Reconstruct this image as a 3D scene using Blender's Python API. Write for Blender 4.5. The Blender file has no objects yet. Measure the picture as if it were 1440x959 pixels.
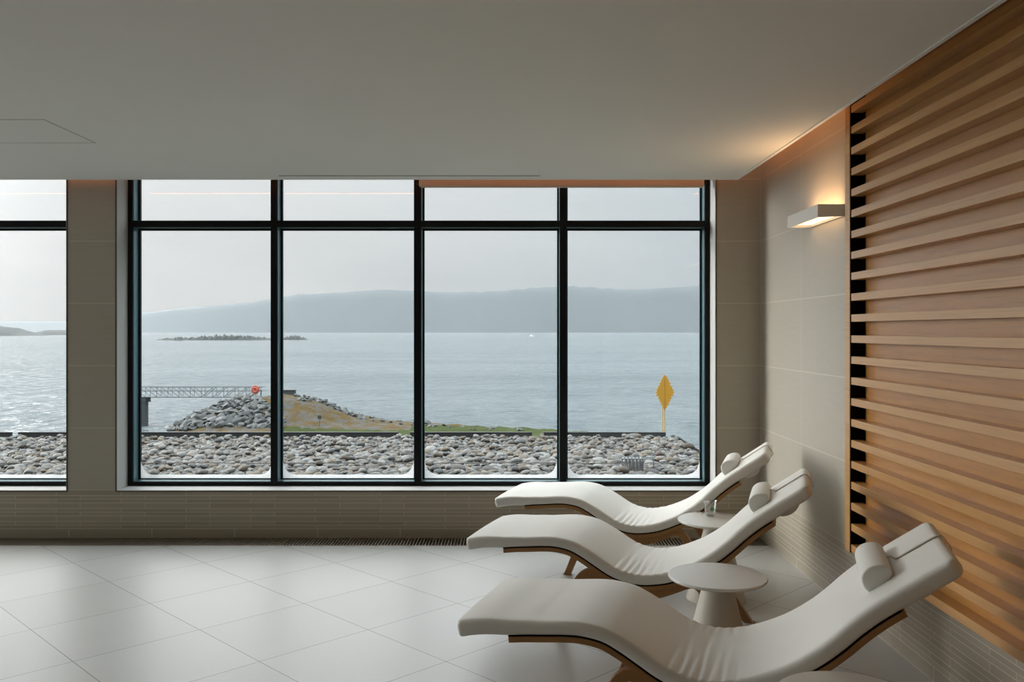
import bpy, math, random
from mathutils import Vector, Matrix, noise

C = bpy.context.scene.collection
R = math.radians
rnd = random.Random(7)

# ------------------------------------------------------------------ materials
def new_mat(name):
    m = bpy.data.materials.new(name); m.use_nodes = True
    nt = m.node_tree
    return m, nt, nt.nodes['Principled BSDF']

def N(nt, t, **kw):
    n = nt.nodes.new(t)
    for k, v in kw.items():
        if k.startswith('i_'):
            n.inputs[k[2:].replace('_', ' ')].default_value = v
        else:
            setattr(n, k, v)
    return n

def L(nt, a, b): nt.links.new(a, b)

def math_node(nt, op, a, b=None, c=None):
    n = nt.nodes.new('ShaderNodeMath'); n.operation = op
    for i, x in enumerate((a, b, c)):
        if x is None: continue
        if isinstance(x, (int, float)): n.inputs[i].default_value = x
        else: nt.links.new(x, n.inputs[i])
    return n.outputs[0]

def mix_col(nt, f, a, b, mode='MIX'):
    n = nt.nodes.new('ShaderNodeMix'); n.data_type = 'RGBA'; n.blend_type = mode
    for i, x in ((0, f), (6, a), (7, b)):
        if isinstance(x, (int, float)): n.inputs[i].default_value = x
        elif isinstance(x, tuple): n.inputs[i].default_value = (*x, 1) if len(x) == 3 else x
        else: nt.links.new(x, n.inputs[i])
    return n.outputs[2]

def ramp(nt, f, stops):
    n = nt.nodes.new('ShaderNodeValToRGB')
    e = n.color_ramp.elements
    while len(e) < len(stops): e.new(0.5)
    for k, (p, c) in enumerate(stops):
        e[k].position = p; e[k].color = (*c, 1)
    nt.links.new(f, n.inputs[0])
    return n.outputs[0]

def position(nt):
    g = nt.nodes.new('ShaderNodeNewGeometry'); return g.outputs['Position']
def objco(nt):
    g = nt.nodes.new('ShaderNodeTexCoord'); return g.outputs['Object']
def sep(nt, v):
    s = nt.nodes.new('ShaderNodeSeparateXYZ'); nt.links.new(v, s.inputs[0]); return s.outputs
def comb(nt, x, y, z=0.0):
    s = nt.nodes.new('ShaderNodeCombineXYZ')
    for i, q in enumerate((x, y, z)):
        if isinstance(q, (int, float)): s.inputs[i].default_value = q
        else: nt.links.new(q, s.inputs[i])
    return s.outputs[0]
def scaled(nt, v, s):
    m = nt.nodes.new('ShaderNodeMapping'); m.inputs['Scale'].default_value = s
    nt.links.new(v, m.inputs['Vector']); return m.outputs[0]
def noise_tex(nt, v, scale, detail=3, rough=.55):
    n = nt.nodes.new('ShaderNodeTexNoise'); n.inputs['Scale'].default_value = scale
    n.inputs['Detail'].default_value = detail; n.inputs['Roughness'].default_value = rough
    nt.links.new(v, n.inputs['Vector']); return n.outputs[0]
def bump(nt, h, strength, dist, bsdf):
    b = nt.nodes.new('ShaderNodeBump'); b.inputs['Strength'].default_value = strength
    b.inputs['Distance'].default_value = dist
    nt.links.new(h, b.inputs['Height']); nt.links.new(b.outputs[0], bsdf.inputs['Normal'])

def plain(name, col, rough=.5, metal=0.0, var=.06, scale=30, spec=.5):
    m, nt, p = new_mat(name)
    n = noise_tex(nt, objco(nt), scale)
    c = mix_col(nt, n, tuple(x * (1 - var) for x in col), tuple(min(1, x * (1 + var)) for x in col))
    L(nt, c, p.inputs['Base Color'])
    p.inputs['Roughness'].default_value = rough; p.inputs['Metallic'].default_value = metal
    p.inputs['Specular IOR Level'].default_value = spec
    return m

def brick(nt, vec, w, h, mortar, c1, c2, cm, offset=0.0, smooth=0.0, bias=0.0):
    b = nt.nodes.new('ShaderNodeTexBrick')
    b.offset = offset; b.squash = 1.0
    b.inputs['Scale'].default_value = 1
    b.inputs['Brick Width'].default_value = w; b.inputs['Row Height'].default_value = h
    b.inputs['Mortar Size'].default_value = mortar; b.inputs['Mortar Smooth'].default_value = smooth
    b.inputs['Bias'].default_value = bias
    b.inputs['Color1'].default_value = (*c1, 1); b.inputs['Color2'].default_value = (*c2, 1); b.inputs['Mortar'].default_value = (*cm, 1)
    nt.links.new(vec, b.inputs['Vector'])
    return b

MOSAIC_TOP = .345
def tile_wall(name, axis):
    m, nt, p = new_mat(name)
    x, y, z = sep(nt, position(nt))
    u = x if axis == 'x' else y
    u = math_node(nt, 'ADD', u, 90 - 1.8 if axis == 'x' else 90 - 6.35)
    base = (.435, .395, .322); base2 = (.46, .42, .345)
    big = brick(nt, comb(nt, u, math_node(nt, 'ADD', z, .451 * 10 - MOSAIC_TOP)), .9, .451, .0032, base, base2, (.58, .53, .44))
    wob = noise_tex(nt, scaled(nt, position(nt), (2, 2, 14)), 3.0, 4)
    bigc = mix_col(nt, .5, big.outputs['Color'], mix_col(nt, wob, (.39, .355, .288), (.50, .46, .385)))
    bigc = mix_col(nt, big.outputs['Fac'], bigc, big.outputs['Color'])
    # thin strip mosaic, rows of three heights
    row = math_node(nt, 'ADD', z, 1.0 - .062)
    rowz = math_node(nt, 'ADD', row, math_node(nt, 'MULTIPLY', math_node(nt, 'SINE', math_node(nt, 'MULTIPLY', row, 2 * math.pi / .0936)), .0048))
    mos = brick(nt, comb(nt, u, rowz), .47, .0312, .0015, (.37, .32, .238), (.43, .378, .29), (.68, .625, .52), offset=.37)
    ft = brick(nt, comb(nt, math_node(nt, 'ADD', u, .21), math_node(nt, 'ADD', z, .0)), .60, .5, .0024, (.385, .335, .252), (.40, .35, .265), (.68, .625, .52))
    low = math_node(nt, 'LESS_THAN', z, .0600)
    mc = mix_col(nt, low, mos.outputs['Color'], ft.outputs['Color'])
    mf = math_node(nt, 'LESS_THAN', z, MOSAIC_TOP)
    L(nt, mix_col(nt, mf, bigc, mc), p.inputs['Base Color'])
    p.inputs['Roughness'].default_value = .36
    p.inputs['Specular IOR Level'].default_value = .5
    return m

def floor_mat():
    m, nt, p = new_mat('floor_tile')
    x, y, z = sep(nt, position(nt))
    r2 = 1 / math.sqrt(2); T = .598
    a = math_node(nt, 'MULTIPLY', math_node(nt, 'ADD', x, y), r2)
    b = math_node(nt, 'MULTIPLY', math_node(nt, 'SUBTRACT', y, x), r2)
    v = comb(nt, math_node(nt, 'ADD', a, T * 60 - .205), math_node(nt, 'ADD', b, T * 60 - .030))
    br = brick(nt, v, T, T, .0023, (.43, .43, .41), (.465, .465, .445), (.10, .095, .085))
    n = noise_tex(nt, scaled(nt, v, (1, 3, 1)), 2.2, 5)
    c = mix_col(nt, math_node(nt, 'MULTIPLY', n, .5), br.outputs['Color'], mix_col(nt, n, (.40, .395, .377), (.50, .495, .475)))
    c = mix_col(nt, br.outputs['Fac'], c, (.09, .085, .08))
    L(nt, c, p.inputs['Base Color'])
    p.inputs['Roughness'].default_value = .40
    p.inputs['Specular IOR Level'].default_value = .6
    p.inputs['Coat Weight'].default_value = .6; p.inputs['Coat Roughness'].default_value = .34
    return m

def wood_mat(name, c1, c2, c3, grain=(1, 1, 1), scale=6, rough=.38, band=None, use_world=False, coat=0.0):
    m, nt, p = new_mat(name)
    v = position(nt) if use_world else objco(nt)
    if band:
        x, y, z = sep(nt, v)
        k = math_node(nt, 'FLOOR', math_node(nt, 'MULTIPLY', math_node(nt, 'SUBTRACT', z, .39), 1 / band))
        wn = nt.nodes.new('ShaderNodeTexWhiteNoise'); wn.noise_dimensions = '1D'; L(nt, k, wn.inputs['W'])
        v = comb(nt, x, math_node(nt, 'ADD', y, math_node(nt, 'MULTIPLY', wn.outputs['Value'], 9.0)), z)
        lift = wn.outputs['Value']
    vs = scaled(nt, v, grain)
    n1 = noise_tex(nt, vs, scale, 6, .6)
    n2 = noise_tex(nt, vs, scale * 7, 3, .6)
    c = mix_col(nt, n1, c1, c2)
    c = mix_col(nt, math_node(nt, 'MULTIPLY', n2, .45), c, c3)
    if band:
        c = mix_col(nt, math_node(nt, 'MULTIPLY', lift, .30), c, c3)
    n3 = noise_tex(nt, scaled(nt, vs, (1, .6, 1.6)), scale * 2.3, 5, .7)
    streak = ramp(nt, n3, [(.50, (0, 0, 0)), (.68, (1, 1, 1))])
    c = mix_col(nt, math_node(nt, 'MULTIPLY', streak, .38), c, tuple(q * .5 for q in c1))
    L(nt, c, p.inputs['Base Color'])
    p.inputs['Roughness'].default_value = rough
    bump(nt, n2, .08, .002, p)
    p.inputs['Coat Weight'].default_value = coat; p.inputs['Coat Roughness'].default_value = .30; p.inputs['Coat IOR'].default_value = 1.5
    return m

M = {}
M['plaster'] = plain('ceiling_paint', (.74, .735, .69), .75, var=.015, scale=4, spec=.2)
M['edge_trim'] = plain('white_edge_trim', (.78, .79, .77), .4, var=.02)
M['wall_x'] = tile_wall('wall_tile_window_side', 'x')
M['wall_y'] = tile_wall('wall_tile_lamp_side', 'y')
M['plainwall'] = plain('pale_plaster', (.20, .175, .15), .8, var=.03, scale=3)
M['floor'] = floor_mat()
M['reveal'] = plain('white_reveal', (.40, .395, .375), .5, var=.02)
M['gap'] = plain('shadow_gap_grey', (.34, .34, .32), .8)
M['bronze'] = plain('bronze_trim', (.10, .075, .05), .45, .4)
M['frame'] = plain('black_window_frame', (.004, .005, .006), .42, .0, .1, spec=.25)
M['lining'] = plain('sky_reflection_teal', (.07, .155, .18), .28, .35, .05)  # teal stands in for sky reflected on the frame's inner sides
M['grille'] = plain('grille_bar', (.30, .265, .21), .42, .3)
M['black'] = plain('black_void', (.006, .006, .006), .9, spec=.1)
M['slat'] = wood_mat('cherry_slat', (.52, .225, .052), (.62, .325, .095), (.68, .41, .17), (6, .55, 16), 2.4, .33, band=.1059, use_world=True, coat=.5)
M['backing'] = wood_mat('cherry_veneer', (.44, .17, .022), (.55, .255, .042), (.60, .31, .075), (3, .8, 7), 2.0, .36, use_world=True, coat=.5)
M['liner_shade'] = plain('liner_shade_black', (.010, .006, .004), .7, spec=.1)  # near-black colour for the painted shadow beside the end post
M['bentwood'] = wood_mat('bent_oak', (.33, .155, .047), (.41, .215, .072), (.23, .11, .032), (1.2, 6, 14), 5, .42)
M['lamp_white'] = plain('white_lamp_shell', (.74, .72, .68), .45, var=.02)
M['tabletop'] = plain('white_table_top', (.70, .69, .65), .35, var=.015)
M['tablefoot'] = plain('cream_table_foot', (.60, .55, .46), .5, var=.02)

def leather(name, col):
    m, nt, p = new_mat(name)
    v = objco(nt)
    n = noise_tex(nt, v, 4, 3)
    L(nt, mix_col(nt, n, tuple(x * .965 for x in col), tuple(x * 1.03 for x in col)), p.inputs['Base Color'])
    p.inputs['Roughness'].default_value = .5
    p.inputs['Specular IOR Level'].default_value = .4
    vo = nt.nodes.new('ShaderNodeTexVoronoi'); vo.inputs['Scale'].default_value = 420
    L(nt, v, vo.inputs['Vector'])
    bump(nt, vo.outputs['Distance'], .06, .0006, p)
    return m
M['leather'] = leather('cream_leather', (.79, .775, .725))
M['strap'] = leather('beige_strap', (.52, .46, .37))

def emitter(name, col, s):
    m = bpy.data.materials.new(name); m.use_nodes = True; nt = m.node_tree
    nt.nodes.remove(nt.nodes['Principled BSDF'])
    e = nt.nodes.new('ShaderNodeEmission'); e.inputs[0].default_value = (*col, 1); e.inputs[1].default_value = s
    L(nt, e.outputs[0], nt.nodes['Material Output'].inputs[0]); return m
M['led'] = emitter('warm_led', (1.0, .34, .09), 13.0)
M['lamp_up'] = emitter('lamp_diffuser_top', (1.0, .60, .30), 20)
M['lamp_down'] = emitter('lamp_diffuser_bottom', (1.0, .66, .38), 2.6)

def glass_mat(name, tint, refl=.6, pw=5.0, base=.04):
    m = bpy.data.materials.new(name); m.use_nodes = True; nt = m.node_tree
    nt.nodes.remove(nt.nodes['Principled BSDF'])
    t = N(nt, 'ShaderNodeBsdfTransparent'); t.inputs[0].default_value = (*tint, 1)
    g = N(nt, 'ShaderNodeBsdfGlossy'); g.inputs['Roughness'].default_value = .01
    lw = N(nt, 'ShaderNodeLayerWeight'); lw.inputs['Blend'].default_value = .5
    mx = N(nt, 'ShaderNodeMixShader')
    L(nt, math_node(nt, 'MULTIPLY', math_node(nt, 'MULTIPLY_ADD', math_node(nt, 'POWER', lw.outputs['Facing'], pw), .9, base), refl), mx.inputs[0])
    L(nt, t.outputs[0], mx.inputs[1]); L(nt, g.outputs[0], mx.inputs[2])
    L(nt, mx.outputs[0], nt.nodes['Material Output'].inputs[0]); return m
M['pane'] = glass_mat('window_glass', (.985, .995, .995), .55)
M['tumbler'] = glass_mat('clear_plastic', (.97, .98, .975), .9, 2.2, .17)

def frost_mat():
    m = bpy.data.materials.new('condensation'); m.use_nodes = True; nt = m.node_tree
    nt.nodes.remove(nt.nodes['Principled BSDF'])
    t = N(nt, 'ShaderNodeBsdfTransparent')
    d = N(nt, 'ShaderNodeBsdfTranslucent'); d.inputs[0].default_value = (.93, .94, .95, 1)
    d2 = N(nt, 'ShaderNodeBsdfDiffuse'); d2.inputs[0].default_value = (.9, .9, .9, 1)
    a = N(nt, 'ShaderNodeMixShader'); a.inputs[0].default_value = .25
    L(nt, d.outputs[0], a.inputs[1]); L(nt, d2.outputs[0], a.inputs[2])
    mx = N(nt, 'ShaderNodeMixShader'); mx.inputs[0].default_value = .42
    L(nt, t.outputs[0], mx.inputs[1]); L(nt, a.outputs[0], mx.inputs[2])
    L(nt, mx.outputs[0], nt.nodes['Material Output'].inputs[0]); return m
M['frost'] = frost_mat()

def stone(name, c1, c2, scale=9):
    m, nt, p = new_mat(name)
    n = noise_tex(nt, objco(nt), scale, 5, .65)
    L(nt, mix_col(nt, n, c1, c2), p.inputs['Base Color'])
    p.inputs['Roughness'].default_value = .7
    return m
PEB = [stone('pebble_pale', (.085, .082, .076), (.125, .121, .112), 14), stone('pebble_grey', (.045, .044, .041), (.078, .076, .071), 14),
       stone('pebble_bluegrey', (.034, .036, .035), (.058, .060, .059), 14), stone('pebble_tan', (.070, .053, .035), (.100, .080, .056), 14),
       stone('pebble_brown', (.026, .018, .011), (.050, .037, .024), 14), stone('pebble_white', (.115, .114, .110), (.165, .164, .158), 14)]
PEBW = [5, 5, 4, 4, 3, 3.5]
M['rock'] = stone('shore_rock', (.012, .015, .015), (.045, .05, .05), 1.6)
M['rockpale'] = stone('pale_rock', (.04, .044, .044), (.10, .104, .102), 1.6)
M['islet'] = stone('islet_rock', (.012, .017, .016), (.028, .034, .032), .06)
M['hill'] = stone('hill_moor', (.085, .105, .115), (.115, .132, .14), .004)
M['roofbed'] = plain('roof_bed', (.10, .10, .095), .9, var=.2)
M['roofedge'] = plain('dark_edge_metal', (.025, .028, .030), .45, .3)
M['cable'] = plain('grey_cable', (.07, .065, .06), .5, .3)
M['steel'] = plain('galvanised_steel', (.14, .15, .155), .4, .6)
M['gangway'] = plain('painted_gangway_steel', (.055, .068, .075), .6)
M['concrete'] = plain('wet_concrete', (.035, .04, .043), .7, var=.2, scale=3)
M['orange'] = plain('lifebuoy_orange', (.34, .055, .035), .5)
M['pinkring'] = plain('lifebuoy_ring', (.42, .13, .09), .5)
M['yellow'] = plain('beacon_yellow', (.38, .19, .010), .5, var=.05, scale=3)
M['postyellow'] = plain('beacon_post', (.36, .25, .10), .5)
M['ochre'] = plain('beacon_seam', (.24, .11, .008), .6)
M['darkgrey'] = plain('dark_grey_paint', (.03, .034, .036), .6)
M['white'] = plain('boat_white', (.85, .86, .86), .4)
M['blind'] = plain('beige_blind', (.60, .46, .36), .6, var=.02)
M['print'] = plain('green_print', (.10, .35, .22), .5)

def sea_mat():
    m, nt, p = new_mat('sea_water')
    v = position(nt)
    w = scaled(nt, v, (.62, 1.0, 1))
    n1 = noise_tex(nt, w, .30, 5, .55)
    n2 = noise_tex(nt, w, .055, 3, .5)
    n3 = noise_tex(nt, scaled(nt, v, (.25, 1.0, 1)), .030, 5, .6)
    h = math_node(nt, 'ADD', math_node(nt, 'MULTIPLY', n1, 7.0), math_node(nt, 'MULTIPLY', n2, 5.0))
    L(nt, ramp(nt, n3, [(.3, (.055, .078, .087)), (.6, (.09, .115, .125))]), p.inputs['Base Color'])
    p.inputs['Roughness'].default_value = .18
    p.inputs['IOR'].default_value = 1.33
    bump(nt, h, .8, 1.0, p)
    return m
M['sea'] = sea_mat()

def land_mat():
    m, nt, p = new_mat('headland_turf')
    v = position(nt)
    x, y, z = sep(nt, v)
    n1 = noise_tex(nt, v, .35, 5, .6); n2 = noise_tex(nt, v, 1.7, 5, .65); n3 = noise_tex(nt, v, 6.0, 3)
    gold = mix_col(nt, n2, (.05, .034, .014), (.10, .073, .033))
    stony = mix_col(nt, n3, (.05, .048, .044), (.10, .098, .093))
    green = mix_col(nt, n2, (.022, .033, .009), (.045, .056, .017))
    # short mown grass grows on the flat in front of the mound
    lim = math_node(nt, 'ADD', math_node(nt, 'MULTIPLY', n1, 2.4), 83.9)
    lim = math_node(nt, 'ADD', lim, math_node(nt, 'MULTIPLY', math_node(nt, 'GREATER_THAN', x, -10.0), 4.0))
    g = math_node(nt, 'MULTIPLY', math_node(nt, 'LESS_THAN', y, lim), math_node(nt, 'GREATER_THAN', math_node(nt, 'ADD', x, math_node(nt, 'MULTIPLY', n1, 5)), -20.0))
    s = ramp(nt, noise_tex(nt, v, .9, 6, .7), [(.47, (0, 0, 0)), (.56, (1, 1, 1))])
    base = mix_col(nt, s, gold, stony)
    L(nt, mix_col(nt, g, base, green), p.inputs['Base Color'])
    p.inputs['Roughness'].default_value = .95
    p.inputs['Specular IOR Level'].default_value = .1
    bump(nt, n3, .5, .25, p)
    return m
M['land'] = land_mat()

# ------------------------------------------------------------------ mesh helpers
class MB:
    def __init__(s): s.v = []; s.f = []; s.mi = []
    def add(s, vs, fs, mi=0):
        o = len(s.v); s.v += [tuple(q) for q in vs]; s.f += [tuple(i + o for i in f) for f in fs]; s.mi += [mi] * len(fs)
    def box(s, x0, x1, y0, y1, z0, z1, mi=0):
        vs = [(x, y, z) for x in (x0, x1) for y in (y0, y1) for z in (z0, z1)]
        s.add(vs, [(0, 1, 3, 2), (4, 6, 7, 5), (0, 4, 5, 1), (2, 3, 7, 6), (0, 2, 6, 4), (1, 5, 7, 3)], mi)
    def tube(s, pts, r, n=8, caps=True, closed=False):
        pts = [Vector(p) for p in pts]; rs = r if isinstance(r, (list, tuple)) else [r] * len(pts)
        rings = []; m = len(pts)
        for i, p in enumerate(pts):
            if closed: t = pts[(i + 1) % m] - pts[i - 1]
            else: t = pts[min(i + 1, m - 1)] - pts[max(i - 1, 0)]
            t.normalize()
            a = Vector((0, 0, 1)) if abs(t.z) < .9 else Vector((1, 0, 0))
            u = t.cross(a).normalized(); w = u.cross(t).normalized()
            rings.append([p + rs[i] * (math.cos(2 * math.pi * k / n) * u + math.sin(2 * math.pi * k / n) * w) for k in range(n)])
        vs = [q for rg in rings for q in rg]; fs = []
        for i in range(m if closed else m - 1):
            j = (i + 1) % m
            for k in range(n):
                fs.append((i * n + k, i * n + (k + 1) % n, j * n + (k + 1) % n, j * n + k))
        if caps and not closed:
            fs.append(tuple(range(n))[::-1]); fs.append(tuple((m - 1) * n + k for k in range(n)))
        s.add(vs, fs)
    def loft(s, rings, caps=True, mi=0):
        n = len(rings[0]); vs = [q for rg in rings for q in rg]; fs = []
        for i in range(len(rings) - 1):
            for k in range(n):
                fs.append((i * n + k, i * n + (k + 1) % n, (i + 1) * n + (k + 1) % n, (i + 1) * n + k))
        if caps:
            fs.append(tuple(range(n))[::-1]); fs.append(tuple((len(rings) - 1) * n + k for k in range(n)))
        s.add(vs, fs, mi)
    def lathe(s, prof, n=64, c=(0, 0, 0)):
        rings = [[(c[0] + r * math.cos(2 * math.pi * k / n), c[1] + r * math.sin(2 * math.pi * k / n), c[2] + z) for k in range(n)] for r, z in prof]
        s.loft(rings, True)
    def build(s, name, mats, parent=None, smooth=False, bevel=0, angle=40):
        me = bpy.data.meshes.new(name)
        me.from_pydata(s.v, [], s.f)
        if not isinstance(mats, (list, tuple)): mats = [mats]
        for m in mats: me.materials.append(m)
        if len(mats) > 1: me.polygons.foreach_set('material_index', s.mi)
        import bmesh
        bm = bmesh.new(); bm.from_mesh(me); bmesh.ops.recalc_face_normals(bm, faces=bm.faces); bm.to_mesh(me); bm.free()
        if smooth:
            me.polygons.foreach_set('use_smooth', [True] * len(me.polygons))
            if angle < 180: me.set_sharp_from_angle(angle=R(angle))
        o = bpy.data.objects.new(name, me); C.objects.link(o)
        if parent: o.parent = parent
        if bevel:
            b = o.modifiers.new('edge', 'BEVEL'); b.width = bevel; b.segments = 2; b.limit_method = 'ANGLE'
        return o

def empty(name, loc=(0, 0, 0), rz=0):
    o = bpy.data.objects.new(name, None); C.objects.link(o); o.location = loc; o.rotation_euler = (0, 0, rz); o.empty_display_size = .1
    return o
def tag(o, label, cat, group=None, kind=None):
    o['label'] = label; o['category'] = cat
    if group: o['group'] = group
    if kind: o['kind'] = kind
    return o
def struct(o, label=None, cat=None):
    o['kind'] = 'structure'
    if label: o['label'] = label
    if cat: o['category'] = cat
    return o
def copy_tree(o, parent=None):
    c = o.copy(); C.objects.link(c)
    if parent: c.parent = parent
    for ch in list(o.children): copy_tree(ch, c)
    return c
def spline(pts, n):
    """Catmull-Rom through the points, about n samples, evenly spread along the curve"""
    P = [Vector(p) for p in pts]
    P = [2 * P[0] - P[1]] + P + [2 * P[-1] - P[-2]]
    out = []
    for i in range(1, len(P) - 2):
        p0, p1, p2, p3 = P[i - 1:i + 3]
        for k in range(24):
            t = k / 24
            out.append(.5 * ((2 * p1) + (p2 - p0) * t + (2 * p0 - 5 * p1 + 4 * p2 - p3) * t * t + (3 * p1 - p0 - 3 * p2 + p3) * t ** 3))
    out.append(P[-2])
    d = [0]
    for a, b in zip(out, out[1:]): d.append(d[-1] + (b - a).length)
    res = []; j = 0
    for k in range(n):
        q = d[-1] * k / (n - 1)
        while j < len(d) - 2 and d[j + 1] < q: j += 1
        f = (q - d[j]) / max(1e-9, d[j + 1] - d[j])
        res.append(out[j].lerp(out[j + 1], min(1, max(0, f))))
    return res
def interp(x, tab):
    if x <= tab[0][0]: return tab[0][1]
    for (a, p), (b, q) in zip(tab, tab[1:]):
        if x <= b: return p + (q - p) * (x - a) / (b - a)
    return tab[-1][1]

# ------------------------------------------------------------------ camera
FPX, EYE = 1232.0, 1.5
cam = bpy.data.objects.new('camera', bpy.data.cameras.new('camera')); C.objects.link(cam)
cam.location = (0, 0, EYE); cam.rotation_euler = (R(90), 0, 0)
cam.data.sensor_width = 36; cam.data.lens = FPX / 1440 * 36
cam.data.shift_y = -14.5 / 1440
cam.data.clip_start = .05; cam.data.clip_end = 20000
bpy.context.scene.camera = cam

# ------------------------------------------------------------------ room shell
XW, YW, CEIL, SLAB = 1.80, 6.35, 2.559, 2.88
XL, YB = -7.9, -4.0
YO = 6.76                                  # outer face of the window wall
W1 = (-2.866, 1.477); W2 = (-7.57, -3.227)
SILL, WTOP = .34, 2.78

b = MB(); b.box(XL, XW, YB, 6.11, -.12, 0)
struct(b.build('floor', M['floor']), 'pale stone floor tiles laid diagonally', 'floor')
b = MB()
b.box(XL, XW + .2, YW, YO, -.12, SILL)
b.box(XL, XW + .2, YW, YO, WTOP, SLAB)
for x0, x1 in ((XL, W2[0]), (W2[1], W1[0]), (W1[1], XW)): b.box(x0, x1, YW, YO, SILL, WTOP)
struct(b.build('wall_back', M['wall_x']), 'beige tiled wall around the big windows', 'wall')
b = MB(); b.box(XW, XW + .2, YB, YW, -.12, SLAB)
struct(b.build('wall_right', M['wall_y']), 'beige tiled wall carrying the lamp and the wooden slats', 'wall')
W3 = (1.4, 5.7)  # opening added out of view to light the room from the side
b = MB(); b.box(XL - .2, XL, YB, YO, -.12, .12); b.box(XL - .2, XL, YB, YO, 2.62, SLAB); b.box(XL - .2, XL, YB, W3[0], .12, 2.62); b.box(XL - .2, XL, W3[1], YO, .12, 2.62)
struct(b.build('wall_left', M['plainwall']))
w3 = struct(empty('fill_window', (XL - .1, sum(W3) / 2, .12)), 'unseen side window added to let in fill daylight', 'window')
b = MB(); hw = (W3[1] - W3[0]) / 2
for k in range(7):
    y = -hw + .03 + (2 * hw - .06) * k / 6; b.box(-.06, .06, y - .03, y + .03, 0, 2.5)
b.box(-.06, .06, -hw, hw, 0, .05); b.box(-.06, .06, -hw, hw, 2.45, 2.5)
b.build('frame', M['frame'], w3)
for k in range(6):
    y = -hw + .06 + (2 * hw - .06) * k / 6; b = MB(); b.box(-.004, .004, y, y + (2 * hw - .06) / 6 - .06, .05, 2.45); b.build('pane', M['pane'], w3)
b = MB(); b.box(XL - .2, XW + .2, YB - .2, YB, -.12, SLAB)
struct(b.build('wall_front', M['plainwall']))
b = MB(); b.box(XL - .2, XW + .2, YB - .2, YO, SLAB, SLAB + .2)
struct(b.build('roof_slab', M['plainwall']))
XC, YC = 1.576, 6.126                      # edges of the hanging ceiling
b = MB(); b.box(XL, XC, YB, YC, CEIL, CEIL + .05)
ce = struct(b.build('ceiling', M['plaster']), 'white suspended ceiling with a gap along the walls', 'ceiling')
b = MB(); b.box(XC - .016, XC + .004, YB, YC + .004, CEIL - .005, CEIL + .055); b.box(XL, XC - .016, YC - .012, YC + .004, CEIL - .003, CEIL + .055)
struct(b.build('trim_1', M['edge_trim']), 'thin white bead along the ceiling edge', 'trim')
# white window reveals, bronze edge line round each opening
b = MB()
for x0, x1 in (W1, W2):
    b.box(x0, x1, YW - .004, YO, SILL - .002, SILL + .004)
    b.box(x0 - .001, x0 + .004, YW - .002, YO, SILL + .004, WTOP)
    b.box(x1 - .004, x1 + .001, YW - .002, YO, SILL + .004, WTOP)
struct(b.build('trim_2', M['reveal']), 'white lining of the window openings', 'trim')
b = MB()
for x0, x1 in (W1, W2):
    b.box(x0 - .007, x0 - .001, YW - .006, YW + .01, SILL - .006, WTOP)
    b.box(x1 + .001, x1 + .007, YW - .006, YW + .01, SILL - .006, WTOP)
    b.box(x0, x1, YW - .006, YW + .01, SILL - .008, SILL - .002)
struct(b.build('trim_3', M['bronze']), 'dark bronze edge strip round the window openings', 'trim')

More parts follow.
